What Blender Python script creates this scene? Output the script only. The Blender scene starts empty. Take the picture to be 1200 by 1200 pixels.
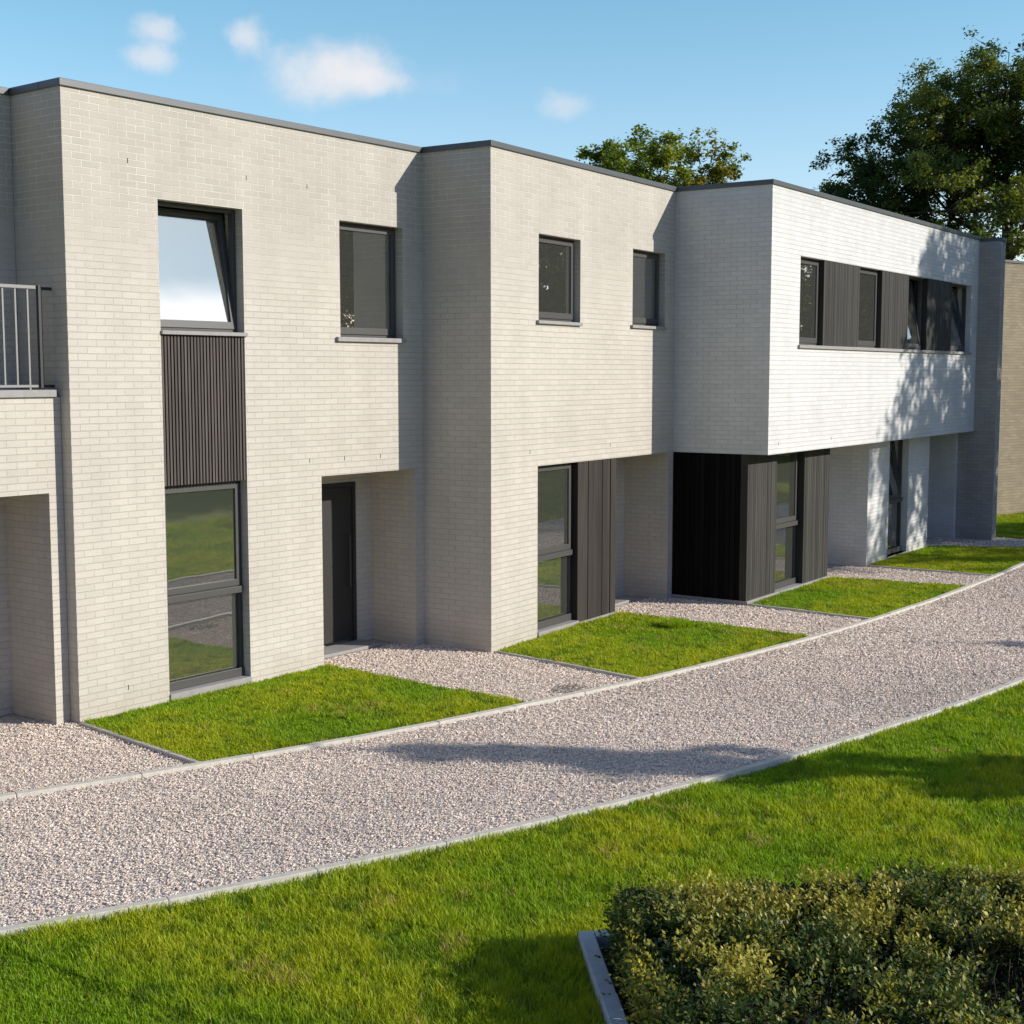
import bpy, math, random
import numpy as np
from mathutils import Vector, Matrix

random.seed(7)
R = math.radians
col = bpy.context.scene.collection
scene = bpy.context.scene

# ------------------------------------------------------------------ survey of the site (metres)
A1, A3 = .0886, .0286
L1, S2, L2, S3, L3 = 5.4414, 1.0766, 5.3144, 1.6427, 10.9057
H = 6.5
def axes(a): return np.array([math.cos(a), -math.sin(a)]), np.array([-math.sin(a), -math.cos(a)])
d1, n1 = axes(A1); d2, n2 = axes(0); d3, n3 = axes(A3)
c1 = np.zeros(2); i1 = c1 + d1*L1; c2 = i1 + n2*S2; i2 = c2 + d2*L2; c3 = i2 + n3*S3; e3 = c3 + d3*L3
CAM = np.array([-9.5608, -11.488, 3.6375])
SUN_EL = R(24.0)
SUN_DIR = np.array([math.cos(SUN_EL)*.402, -math.cos(SUN_EL)*.916, math.sin(SUN_EL)])

# ------------------------------------------------------------------ node helpers
def new_mat(name):
    m = bpy.data.materials.new(name); m.use_nodes = True
    nt = m.node_tree; nt.nodes.clear()
    out = nt.nodes.new('ShaderNodeOutputMaterial')
    b = nt.nodes.new('ShaderNodeBsdfPrincipled')
    nt.links.new(b.outputs[0], out.inputs[0])
    return m, nt, b, out
class NT:
    def __init__(s, nt): s.nt = nt
    def n(s, t, **kw):
        x = s.nt.nodes.new(t)
        for k, v in kw.items(): setattr(x, k, v)
        return x
    def put(s, sock, v):
        if hasattr(v, 'is_output') or hasattr(v, 'links'): s.nt.links.new(v, sock)
        else: sock.default_value = v
    def math(s, op, a, b=None, c=None, clamp=False):
        x = s.n('ShaderNodeMath', operation=op, use_clamp=clamp); s.put(x.inputs[0], a)
        if b is not None: s.put(x.inputs[1], b)
        if c is not None: s.put(x.inputs[2], c)
        return x.outputs[0]
    def vmath(s, op, a, b):
        x = s.n('ShaderNodeVectorMath', operation=op); s.put(x.inputs[0], a); s.put(x.inputs[1], b)
        return x.outputs['Value'] if op == 'DOT_PRODUCT' else x.outputs[0]
    def mix(s, f, a, b, blend='MIX'):
        x = s.n('ShaderNodeMix', data_type='RGBA', blend_type=blend)
        s.put(x.inputs[0], f); s.put(x.inputs[6], a); s.put(x.inputs[7], b); return x.outputs[2]
    def noise(s, vec, scale, detail=3, rough=.55, out=0):
        x = s.n('ShaderNodeTexNoise'); s.put(x.inputs['Vector'], vec); x.inputs['Scale'].default_value = scale
        x.inputs['Detail'].default_value = detail; x.inputs['Roughness'].default_value = rough; return x.outputs[out]
    def ramp(s, f, stops, interp='LINEAR'):
        x = s.n('ShaderNodeValToRGB'); x.color_ramp.interpolation = interp
        e = x.color_ramp.elements
        while len(e) < len(stops): e.new(.5)
        for k, (p, c) in enumerate(stops):
            e[k].position = p; e[k].color = (c, c, c, 1) if isinstance(c, (int, float)) else (*c, 1)
        s.put(x.inputs[0], f); return x.outputs[0]
    def mrange(s, v, a, b, c, d, smooth=False):
        x = s.n('ShaderNodeMapRange'); x.interpolation_type = 'SMOOTHSTEP' if smooth else 'LINEAR'
        s.put(x.inputs[0], v)
        for k, q in zip((1, 2, 3, 4), (a, b, c, d)): x.inputs[k].default_value = q
        return x.outputs[0]
    def bump(s, h, strength, dist):
        x = s.n('ShaderNodeBump'); s.put(x.inputs['Height'], h); x.inputs['Strength'].default_value = strength
        x.inputs['Distance'].default_value = dist; return x.outputs[0]

def c4(r, g, b): return (r, g, b, 1)

# ------------------------------------------------------------------ materials
def brick_mat(name, ca, cb, joint, joint_top, z_lo, z_hi):
    m, nt, b, out = new_mat(name); g = NT(nt)
    uv = g.n('ShaderNodeUVMap').outputs[0]
    obj = g.n('ShaderNodeTexCoord').outputs['Object']
    # slightly wavy courses, hand laid
    w = g.noise(uv, 1.3, 2, out=1)
    wob = g.vmath('MULTIPLY', g.vmath('SUBTRACT', w, (.5, .5, .5)), (.012, .010, 0))
    uv2 = g.vmath('ADD', uv, wob)
    br = g.n('ShaderNodeTexBrick'); br.offset = .5
    g.put(br.inputs['Vector'], uv2)
    br.inputs['Scale'].default_value = 1; br.inputs['Brick Width'].default_value = .226
    br.inputs['Row Height'].default_value = .0725; br.inputs['Mortar Size'].default_value = .0048
    br.inputs['Mortar Smooth'].default_value = .35; br.inputs['Bias'].default_value = 0
    br.inputs['Color1'].default_value = c4(*ca); br.inputs['Color2'].default_value = c4(*cb); br.inputs['Mortar'].default_value = c4(*ca)
    fac = br.outputs['Fac']
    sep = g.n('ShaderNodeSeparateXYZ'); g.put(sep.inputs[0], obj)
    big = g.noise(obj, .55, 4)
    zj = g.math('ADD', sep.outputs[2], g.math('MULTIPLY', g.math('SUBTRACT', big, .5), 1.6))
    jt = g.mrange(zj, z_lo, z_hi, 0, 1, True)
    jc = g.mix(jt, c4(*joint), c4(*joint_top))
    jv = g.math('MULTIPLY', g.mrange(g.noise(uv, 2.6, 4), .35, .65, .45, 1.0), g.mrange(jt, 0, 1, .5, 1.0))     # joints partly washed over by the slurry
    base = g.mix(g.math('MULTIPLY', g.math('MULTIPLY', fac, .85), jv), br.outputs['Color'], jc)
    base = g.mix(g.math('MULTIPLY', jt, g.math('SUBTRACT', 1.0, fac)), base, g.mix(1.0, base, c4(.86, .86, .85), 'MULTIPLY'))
    # broad weathering of the slurry
    st = g.mrange(big, .25, .75, .90, 1.06)
    stv = g.n('ShaderNodeTexNoise'); mp = g.n('ShaderNodeMapping'); g.put(mp.inputs[0], uv); mp.inputs['Scale'].default_value = (2.2, .35, 1)
    g.put(stv.inputs['Vector'], mp.outputs[0]); stv.inputs['Scale'].default_value = 1.6; stv.inputs['Detail'].default_value = 5
    st2 = g.mrange(stv.outputs[0], .3, .75, .945, 1.03)
    fine = g.noise(uv, 60, 4)
    fn = g.mrange(fine, .25, .75, .93, 1.06)
    k = g.math('MULTIPLY', g.math('MULTIPLY', st, st2), fn)
    # green-brown splash zone low on the wall
    spl = g.math('MULTIPLY', g.mrange(sep.outputs[2], .0, .45, 1, 0, True), g.mrange(g.noise(obj, 3, 4), .35, .7, .1, .8))
    cc = g.mix(1.0, base, k, 'MULTIPLY')
    cc = g.mix(g.math('MULTIPLY', spl, .45), cc, c4(.36, .31, .21))
    g.put(b.inputs['Base Color'], cc); b.inputs['Roughness'].default_value = .88
    b.inputs['Specular IOR Level'].default_value = .25
    per = g.n('ShaderNodeTexVoronoi'); g.put(per.inputs['Vector'], uv); per.inputs['Scale'].default_value = 9
    h = g.math('ADD', g.math('MULTIPLY', fac, -1.0), g.math('MULTIPLY', g.noise(uv, 38, 4), .55))
    g.put(b.inputs['Normal'], g.bump(h, .8, .007))
    return m
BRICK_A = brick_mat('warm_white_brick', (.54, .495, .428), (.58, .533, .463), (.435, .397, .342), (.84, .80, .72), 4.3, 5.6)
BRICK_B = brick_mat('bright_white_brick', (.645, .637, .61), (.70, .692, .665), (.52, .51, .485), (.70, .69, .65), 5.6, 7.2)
BRICK_G = brick_mat('shaded_brick', (.36, .34, .32), (.42, .40, .37), (.28, .265, .25), (.4, .38, .36), 8, 9)  # end wall brick, greyed to put its shade into the colour
BRICK_T = brick_mat('tan_brick', (.28, .235, .165), (.345, .29, .20), (.20, .165, .12), (.24, .2, .14), 8, 9)

def plain(name, c, rough=.6, metal=0., var=.08, scale=6, bump=0., spec=.5):
    m, nt, b, out = new_mat(name); g = NT(nt)
    obj = g.n('ShaderNodeTexCoord').outputs['Object']
    f = g.mrange(g.noise(obj, scale, 5), .25, .75, 1-var, 1+var)
    g.put(b.inputs['Base Color'], g.mix(1.0, c4(*c), f, 'MULTIPLY'))
    b.inputs['Roughness'].default_value = rough; b.inputs['Metallic'].default_value = metal; b.inputs['Specular IOR Level'].default_value = spec
    if bump: g.put(b.inputs['Normal'], g.bump(g.noise(obj, scale*8, 4), bump, .004))
    return m
FRAME = plain('anthracite_frame', (.062, .059, .055), .5, 0, .05, 3)
BLIND = plain('taupe_blind', (.46, .43, .34), .9, 0, .12, 1.2)
DOORM = plain('dark_door', (.024, .022, .021), .5, 0, .06, 3)
COPE = plain('aluminium_coping', (.095, .10, .102), .45, .2, .10, 2)
SILL = plain('bluestone_sill', (.30, .285, .27), .7, 0, .12, 12, .15)
CONC = plain('concrete_edging', (.56, .52, .445), .9, 0, .16, 14, .4)
CONCB = plain('bed_edging', (.43, .44, .45), .9, 0, .14, 14, .4)
STEEL = plain('grey_railing_steel', (.24, .235, .22), .5, 0, .05, 8)
STEELD = plain('shaded_railing_steel', (.03, .03, .032), .5, 0, .05, 8)  # same railing at its shadowed end, shade put into the colour
PLASTER = plain('white_plaster', (.62, .60, .56), .9, 0, .04, 2)
FLOORM = plain('screed_floor', (.34, .31, .27), .6, 0, .12, 3)
ROOFM = plain('bitumen_roof', (.05, .05, .05), .9, 0, .2, 3, .3)
VENT = plain('open_joint', (.02, .02, .02), .95)
SOIL = plain('dark_soil', (.045, .03, .02), 1, 0, .35, 12, .8, .1)
BARK = plain('bark', (.075, .06, .045), .95, 0, .3, 9, .8, .2)
SPARK = plain('dark_handle', (.05, .05, .05), .4, .3, .03, 5)

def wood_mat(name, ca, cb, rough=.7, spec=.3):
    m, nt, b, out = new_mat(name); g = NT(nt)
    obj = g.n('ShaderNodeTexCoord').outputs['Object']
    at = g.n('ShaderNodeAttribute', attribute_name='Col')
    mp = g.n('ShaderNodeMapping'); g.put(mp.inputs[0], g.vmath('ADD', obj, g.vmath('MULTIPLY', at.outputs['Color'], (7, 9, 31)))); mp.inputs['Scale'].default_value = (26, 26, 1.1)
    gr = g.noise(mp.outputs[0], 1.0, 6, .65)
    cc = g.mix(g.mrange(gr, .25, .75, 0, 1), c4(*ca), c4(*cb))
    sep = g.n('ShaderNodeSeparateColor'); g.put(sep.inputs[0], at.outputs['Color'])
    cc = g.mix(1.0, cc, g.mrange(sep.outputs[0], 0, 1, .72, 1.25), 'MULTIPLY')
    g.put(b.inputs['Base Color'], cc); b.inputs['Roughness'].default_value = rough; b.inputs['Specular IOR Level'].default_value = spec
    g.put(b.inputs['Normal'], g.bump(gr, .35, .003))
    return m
WOOD_1 = wood_mat('brown_stained_battens', (.050, .041, .036), (.110, .094, .081))
WOOD_2 = wood_mat('weathered_brown_boards', (.018, .0145, .012), (.050, .041, .034))
WOOD_3 = wood_mat('grey_weathered_boards', (.028, .026, .0225), (.064, .060, .052))
WOOD_K = wood_mat('shaded_boards', (.006, .0057, .0057), (.013, .0122, .0118), .95, .05)  # boards of the box's left side, their shadow put into the colour

def glass_mat(name, ior, tint, rough=.012):
    m = bpy.data.materials.new(name); m.use_nodes = True; nt = m.node_tree; nt.nodes.clear(); g = NT(nt)
    out = g.n('ShaderNodeOutputMaterial'); gl = g.n('ShaderNodeBsdfGlossy'); tr = g.n('ShaderNodeBsdfTransparent')
    gl.inputs['Roughness'].default_value = rough; gl.inputs['Color'].default_value = (.97, .98, 1, 1)
    tr.inputs['Color'].default_value = c4(*tint)
    fr = g.n('ShaderNodeFresnel'); fr.inputs['IOR'].default_value = ior
    obj = g.n('ShaderNodeTexCoord').outputs['Object']
    bp = g.bump(g.noise(obj, 1.1, 2), .06, .02); g.put(gl.inputs['Normal'], bp)
    mx = g.n('ShaderNodeMixShader'); g.put(mx.inputs[0], fr.outputs[0]); 
    df = g.n('ShaderNodeBsdfDiffuse'); df.inputs['Color'].default_value = (.50, .51, .44, 1)
    film = g.n('ShaderNodeMixShader'); film.inputs[0].default_value = .11      # pale diffuse film put in for the hazy look of the panes
    g.put(film.inputs[1], tr.outputs[0]); g.put(film.inputs[2], df.outputs[0])
    g.put(mx.inputs[1], film.outputs[0]); g.put(mx.inputs[2], gl.outputs[0])
    g.put(out.inputs[0], mx.outputs[0]); return m
GLASS = glass_mat('double_glazing', 4.2, (.60, .64, .62))

def leaf_mat(name, rough=.45, trans=.35, tcol=(1.35, 1.25, .55), spec=.4):
    m = bpy.data.materials.new(name); m.use_nodes = True; nt = m.node_tree; nt.nodes.clear(); g = NT(nt)
    out = g.n('ShaderNodeOutputMaterial'); b = g.n('ShaderNodeBsdfPrincipled'); t = g.n('ShaderNodeBsdfTranslucent')
    at = g.n('ShaderNodeAttribute', attribute_name='Col').outputs['Color']
    g.put(b.inputs['Base Color'], at); b.inputs['Roughness'].default_value = rough; b.inputs['Specular IOR Level'].default_value = spec
    g.put(t.inputs['Color'], g.mix(1.0, at, c4(*tcol), 'MULTIPLY'))
    mx = g.n('ShaderNodeMixShader'); mx.inputs[0].default_value = trans
    g.put(mx.inputs[1], b.outputs[0]); g.put(mx.inputs[2], t.outputs[0]); g.put(out.inputs[0], mx.outputs[0]); return m
LEAF = leaf_mat('tree_leaf', .5, .45, (1.4, 1.3, .55), .35)
HLEAF = leaf_mat('hedge_leaf', .48, .28, (1.3, 1.2, .5), .3)
BLADE = leaf_mat('grass_blade', .55, .40, (1.25, 1.2, .5), .25)

def attr_mat(name, rough=.85, bump=.3):
    m, nt, b, out = new_mat(name); g = NT(nt)
    at = g.n('ShaderNodeAttribute', attribute_name='Col').outputs['Color']
    obj = g.n('ShaderNodeTexCoord').outputs['Object']
    g.put(b.inputs['Base Color'], g.mix(1.0, at, g.mrange(g.noise(obj, 120, 3), .25, .75, .85, 1.12), 'MULTIPLY'))
    b.inputs['Roughness'].default_value = rough; b.inputs['Specular IOR Level'].default_value = .3
    return m
STONE = attr_mat('crushed_stone')

def gravel_sheet():
    m, nt, b, out = new_mat('gravel_bed'); g = NT(nt)
    obj = g.n('ShaderNodeTexCoord').outputs['Object']
    v = g.n('ShaderNodeTexVoronoi'); g.put(v.inputs['Vector'], obj); v.inputs['Scale'].default_value = 42
    s = g.n('ShaderNodeSeparateColor'); g.put(s.inputs[0], v.outputs['Color'])
    cc = g.ramp(s.outputs[0], [(0, (.42, .36, .32)), (.3, (.56, .485, .44)), (.6, (.65, .58, .53)), (1, (.72, .67, .62))])
    g.put(b.inputs['Base Color'], g.mix(g.mrange(v.outputs['Distance'], .25, .75, 0, .7), cc, c4(.38, .32, .285)))
    b.inputs['Roughness'].default_value = .95
    g.put(b.inputs['Normal'], g.bump(g.math('MULTIPLY', v.outputs['Distance'], -1), .9, .015))
    return m
GRAVEL = gravel_sheet()

def turf_sheet(name, ca, cb):
    m, nt, b, out = new_mat(name); g = NT(nt)
    obj = g.n('ShaderNodeTexCoord').outputs['Object']
    a = g.noise(obj, .8, 5); f = g.noise(obj, 45, 4)
    cc = g.mix(g.mrange(a, .3, .7, 0, 1), c4(*ca), c4(*cb))
    cc = g.mix(1.0, cc, g.mrange(f, .25, .75, .65, 1.25), 'MULTIPLY')
    g.put(b.inputs['Base Color'], cc); b.inputs['Roughness'].default_value = 1; b.inputs['Specular IOR Level'].default_value = .1
    g.put(b.inputs['Normal'], g.bump(f, 1.0, .05)); return m
TURF = turf_sheet('turf_soil', (.17, .235, .02), (.26, .29, .03))

# ------------------------------------------------------------------ mesh helpers
class MB:
    """collects polygons; every face gets a planar UV in metres"""
    def __init__(s): s.v = []; s.f = []; s.c = []
    def quad(s, pts, c=.5):
        k = len(s.v); s.v += [tuple(p) for p in pts]; s.f.append(tuple(range(k, k+len(pts)))); s.c.append(c)
    def box(s, x0, x1, y0, y1, z0, z1, c=.5):
        P = [(x0,y0,z0),(x1,y0,z0),(x1,y1,z0),(x0,y1,z0),(x0,y0,z1),(x1,y0,z1),(x1,y1,z1),(x0,y1,z1)]
        k = len(s.v); s.v += P
        for q in ((0,3,2,1),(4,5,6,7),(0,1,5,4),(1,2,6,5),(2,3,7,6),(3,0,4,7)):
            s.f.append(tuple(k+i for i in q)); s.c.append(c)
        return s
    def prism(s, poly, z0, z1, c=.5):
        k = len(s.v); n = len(poly)
        s.v += [(x, y, z0) for x, y in poly] + [(x, y, z1) for x, y in poly]
        s.f.append(tuple(k+i for i in reversed(range(n)))); s.f.append(tuple(k+n+i for i in range(n)))
        s.c += [c, c]
        for i in range(n):
            j = (i+1) % n; s.f.append((k+i, k+j, k+n+j, k+n+i)); s.c.append(c)
        return s
    def tube(s, pts, radii, sides=7, c=.5, cap=True):
        pts = [np.array(p, float) for p in pts]; k0 = len(s.v); n = len(pts)
        for i, p in enumerate(pts):
            t = pts[min(i+1, n-1)] - pts[max(i-1, 0)]; t = t/(np.linalg.norm(t)+1e-9)
            a = np.cross(t, (0, 0, 1) if abs(t[2]) < .9 else (1, 0, 0)); a /= np.linalg.norm(a); b = np.cross(t, a)
            for q in range(sides):
                th = 2*math.pi*q/sides; s.v.append(tuple(p + radii[i]*(a*math.cos(th)+b*math.sin(th))))
        for i in range(n-1):
            for q in range(sides):
                r = (q+1) % sides
                s.f.append((k0+i*sides+q, k0+i*sides+r, k0+(i+1)*sides+r, k0+(i+1)*sides+q)); s.c.append(c)
        if cap:
            s.f.append(tuple(k0+q for q in reversed(range(sides)))); s.f.append(tuple(k0+(n-1)*sides+q for q in range(sides))); s.c += [c, c]
        return s
    def build(s, name, mat, parent=None, bevel=0., loc=None):
        me = bpy.data.meshes.new(name); me.from_pydata(s.v, [], s.f); me.update()
        me.uv_layers.new(name='UVMap'); me.color_attributes.new('Col', 'FLOAT_COLOR', 'CORNER')
        uv = me.uv_layers['UVMap']; at = me.color_attributes['Col']
        for p, c in zip(me.polygons, s.c):
            n = p.normal; ax = max(range(3), key=lambda i: abs(n[i]))
            for li in p.loop_indices:
                x, y, z = me.vertices[me.loops[li].vertex_index].co
                uv.data[li].uv = (-y, z) if ax == 0 else (x, z) if ax == 1 else (x, y)
                at.data[li].color = (c, c, c, 1)
        o = bpy.data.objects.new(name, me); col.objects.link(o)
        me.materials.append(mat)
        if parent is not None: o.parent = parent
        if loc is not None: o.location = loc
        if bevel:
            b = o.modifiers.new('edge', 'BEVEL'); b.width = bevel; b.segments = 2; b.limit_method = 'ANGLE'
        return o
def fast_mesh(name, V, F, C, mat, parent=None, smooth=False):
    """V (n,3); F (m,k); C per-vertex colours (n,3)"""
    V = np.asarray(V, np.float32); F = np.asarray(F, np.int32); m, k = F.shape
    me = bpy.data.meshes.new(name); me.vertices.add(len(V)); me.loops.add(m*k); me.polygons.add(m)
    me.vertices.foreach_set('co', V.ravel()); me.loops.foreach_set('vertex_index', F.ravel())
    me.polygons.foreach_set('loop_start', np.arange(0, m*k, k, dtype=np.int32)); me.polygons.foreach_set('loop_total', np.full(m, k, np.int32))
    me.polygons.foreach_set('use_smooth', np.full(m, smooth, bool))
    me.update(calc_edges=True)
    a = me.color_attributes.new('Col', 'FLOAT_COLOR', 'POINT')
    a.data.foreach_set('color', np.concatenate([np.asarray(C, np.float32), np.ones((len(V), 1), np.float32)], 1).ravel())
    me.materials.append(mat)
    o = bpy.data.objects.new(name, me); col.objects.link(o)
    if parent is not None: o.parent = parent
    return o
def tag(o, label=None, cat=None, group=None, kind=None):
    if label: o['label'] = label
    if cat: o['category'] = cat
    if group: o['group'] = group
    if kind: o['kind'] = kind
    return o
def empty(name, loc, rz=0):
    o = bpy.data.objects.new(name, None); o.empty_display_size = .3; col.objects.link(o)
    o.location = loc; o.rotation_euler = (0, 0, rz); return o

def wall_cells(mb, a0, a1, z0, z1, b0, b1, holes, axis='x'):
    """solid wall between depths b0..b1 with rectangular holes; manifold, reveals included"""
    us = sorted({a0, a1, *[max(a0, min(a1, h[k])) for h in holes for k in (0, 1)]})
    zs = sorted({z0, z1, *[max(z0, min(z1, h[k])) for h in holes for k in (2, 3)]})
    def solid(i, j):
        if i < 0 or j < 0 or i >= len(us)-1 or j >= len(zs)-1: return False
        u, z = (us[i]+us[i+1])/2, (zs[j]+zs[j+1])/2
        return not any(h[0] < u < h[1] and h[2] < z < h[3] for h in holes)
    P = (lambda u, b, z: (u, b, z)) if axis == 'x' else (lambda u, b, z: (b, u, z))
    ids = {}
    def vid(u, b, z):
        key = (round(u, 5), round(b, 5), round(z, 5))
        if key not in ids: ids[key] = len(mb.v); mb.v.append(P(u, b, z))
        return ids[key]
    def face(*q):
        f = [vid(*p) for p in q]
        if axis == 'y': f.reverse()
        mb.f.append(tuple(f)); mb.c.append(.5)
    for i in range(len(us)-1):
        for j in range(len(zs)-1):
            if not solid(i, j): continue
            a, b, c, d = us[i], us[i+1], zs[j], zs[j+1]
            face((a,b0,c),(b,b0,c),(b,b0,d),(a,b0,d)); face((b,b1,c),(a,b1,c),(a,b1,d),(b,b1,d))
            if not solid(i-1, j): face((a,b1,c),(a,b0,c),(a,b0,d),(a,b1,d))
            if not solid(i+1, j): face((b,b0,c),(b,b1,c),(b,b1,d),(b,b0,d))
            if not solid(i, j-1): face((a,b0,c),(a,b1,c),(b,b1,c),(b,b0,c))
            if not solid(i, j+1): face((a,b0,d),(b,b0,d),(b,b1,d),(a,b1,d))
    return mb
def wall(parent, mat, a0, a1, z0, z1, b0, b1, holes=(), axis='x'):
    return wall_cells(MB(), a0, a1, z0, z1, b0, b1, list(holes), axis).build('wall', mat, parent)

def ring(mb, u0, u1, z0, z1, y0, y1, w, wb=None):
    wb = wb or w
    wall_cells(mb, u0, u1, z0, z1, y0, y1, [(u0+w, u1-w, z0+wb, z1-w)]); return mb

def sash_set(parent, u0, u1, z0, z1, y, tilt=0., low=.085):
    """an opening light: sash frame hinged at its bottom edge, with its pane"""
    w = .062
    mb = MB(); ring(mb, u0, u1, 0, z1-z0, 0, .055, w, low)
    s = mb.build('sash', FRAME, parent, .004, (0, y, z0)); s.rotation_euler = (-R(tilt), 0, 0)
    p = MB().box(u0+w-.006, u1-w+.006, .022, .030, low-.006, z1-z0-w+.006).build('pane', GLASS, parent, 0, (0, y, z0)); p.rotation_euler = (-R(tilt), 0, 0)
    return s
def window(house, u0, u1, z0, z1, y, tilt=0., transom=None, sill=True, sill_over=(.06, .02), sill_proj=.045, sill_h=.05):
    """y: outer face of the fixed frame"""
    w = .045; lo = .05
    holes = [(u0+w, u1-w, z0+lo, z1-w)] if transom is None else [(u0+w, u1-w, z0+lo, transom-.04), (u0+w, u1-w, transom+.04, z1-w)]
    mb = wall_cells(MB(), u0+.002, u1-.002, z0+.002, z1-.002, y+.01, y+.085, holes)
    f = mb.build('window', FRAME, house, .003)
    if transom is None:
        sash_set(f, u0+w-.012, u1-w+.012, z0+lo-.01, z1-w+.012, y-.004, tilt)
    else:
        sash_set(f, u0+w-.012, u1-w+.012, transom+.03, z1-w+.012, y-.004, tilt, .075)
        MB().box(u0+w-.006, u1-w+.006, y+.045, y+.053, z0+lo-.006, transom-.036).build('pane', GLASS, f)
        MB().box(u0+.03, u1-.03, y-.03, y+.008, transom-.055, transom+.022).build('transom', FRAME, f, .004)
        MB().box(u0+.01, u1-.01, y-.012, y+.008, z0+.004, z0+.1).build('bottom_rail', FRAME, f, .004)
    if sill:
        MB().box(u0-sill_over[0], u1+sill_over[1], -sill_proj, y+.02, z0-sill_h, z0).build('sill', SILL, f, .004)
    return f
def cladding(house, u0, u1, z0, z1, y, pitch, mat, depth=.022, gap=.3, back=.06, axis='x', name='cladding_panel', seed=1, jitter=.0, relief=.004):
    """vertical boards on a backing board; outer board face at y (axis x) or at x=y (axis y)"""
    rnd = random.Random(seed); mb = MB()
    def bx(a0, a1, b0, b1, c):
        if axis == 'x': mb.box(a0, a1, b0, b1, z0, z1, c)
        else: mb.box(b0, b1, a0, a1, z0, z1, c)
    bx(u0, u1, y+depth, y+back, .0)
    n = max(1, round((u1-u0)/pitch)); e = [u0]
    for k in range(1, n): e.append(u0+(u1-u0)*(k+rnd.uniform(-jitter, jitter))/n)
    e.append(u1)
    for a, b in zip(e, e[1:]):
        g = (u1-u0)/n*gap/2
        bx(a+g, b-g, y+rnd.uniform(0, relief), y+depth+.001, rnd.random())
    return mb.build(name, mat, house)
def vents(house, pts):
    for u, z in pts: MB().box(u-.0045, u+.0045, -.0015, .02, z, z+.055).build('weep_vent', VENT, house)
def coping(house, boxes):
    for b in boxes: MB().box(*b).build('coping', COPE, house, .006)

def porch(house, mat, p0, p1, yd, zt, y0, door, left=True, right=True):
    """lining of a recessed porch: cheeks, back wall with the front door, ceiling"""
    if left: MB().box(p0-.1, p0, y0, yd+.1, 0, zt).build('wall', mat, house)
    if right: MB().box(p1, p1+.1, y0, yd+.1, 0, zt).build('wall', mat, house)
    wall(house, mat, p0, p1, 0, zt, yd, yd+.1, [(door[0], door[1], -1, 2.2)])
    MB().box(p0-.1, p1+.1, y0, yd+.1, zt, zt+.12).build('porch_ceiling', PLASTER, house)
    d0, d1 = door
    mb = wall_cells(MB(), d0+.003, d1-.003, .05, 2.197, yd-.015, yd+.06, [(d0+.06, d1-.06, -1, 2.14)])
    fr = mb.build('door', DOORM, house, .003)
    lf = MB(); lf.box(d0+.065, d1-.065, yd+.005, yd+.05, .075, 2.135)
    for k in range(1, 5): lf.box(d0+.065+.02, d1-.065-.02, yd+.001, yd+.006, .075+k*.41-.2, .075+k*.41+.18)
    lf.build('door_leaf', DOORM, fr)
    hd = MB().tube([(d1-.15, yd+.005, .8), (d1-.15, yd-.05, .8), (d1-.15, yd-.05, 1.5), (d1-.15, yd+.005, 1.5)], [.012]*4, 8)
    hd.build('handle', SPARK, fr)
    MB().box(d0-.08, d1+.06, yd-.42, yd-.016, 0, .045).build('door_step', SILL, house, .008)

def slabs(house, poly_up, poly_dn, roof=True):
    MB().prism(poly_up, 2.62, 2.9).build('floor', PLASTER, house)
    MB().prism(poly_dn, -.1, .055).build('floor', FLOORM, house)
    MB().prism(poly_up, 5.85, 6.15).build('roof', ROOFM, house)

# ------------------------------------------------------------------ HOUSES
D = 8.6   # depth
# --- first full house (the tall dark window bay on the left)
h1 = empty('terraced_house', (0, 0, 0), -A1)
tag(h1, 'warm white brick house with ribbed brown panel between upper tilted window and glazed lower one', 'house', 'terraced brick houses')
sk = -math.tan(A1)
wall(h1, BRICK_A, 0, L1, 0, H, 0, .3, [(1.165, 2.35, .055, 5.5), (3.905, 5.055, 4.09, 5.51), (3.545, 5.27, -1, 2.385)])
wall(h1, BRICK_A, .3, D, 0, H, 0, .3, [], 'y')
wall(h1, PLASTER, .3, L1+sk*D-.02, 0, H, D-.3, D, [])
porch(h1, BRICK_A, 3.545, 5.27, .80, 2.385, .3, (3.98, 4.95))
rx = lambda y: L1+sk*y-.012
slabs(h1, [(.3, .3), (rx(.3), .3), (rx(D-.3), D-.3), (.3, D-.3)],
      [(.3, .3), (3.445, .3), (3.445, .9), (rx(.9), .9), (rx(D-.3), D-.3), (.3, D-.3)])
window(h1, 1.165, 2.35, 4.105, 5.5, .11, tilt=8.2, sill_over=(.0, .03), sill_proj=.03, sill_h=.042)
cladding(h1, 1.168, 2.347, 2.412, 4.062, .012, .0455, WOOD_1, .03, .42, .12, seed=3)
window(h1, 1.165, 2.35, .10, 2.41, .11, transom=1.15, sill_over=(-.003, -.003), sill_proj=.02, sill_h=.09)
wb = window(h1, 3.905, 5.055, 4.09, 5.51, .12, sill_over=(.08, .02), sill_h=.055)
MB().box(3.96, 5.0, .215, .222, 4.13, 5.47).build('blind', BLIND, wb)
MB().tube([(3.95, .235, 5.47), (5.01, .235, 5.47)], [.028, .028], 10).build('blind_roller', FRAME, wb)
coping(h1, [(-.025, L1-.03, -.025, .33, H, H+.075), (-.025, .33, .331, D, H, H+.075)])
vents(h1, [(.79, 5.83), (2.42, 5.83), (3.37, 5.83), (3.35, 2.56), (3.95, 2.56), (4.6, 2.56), (.62, .25)])

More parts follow.
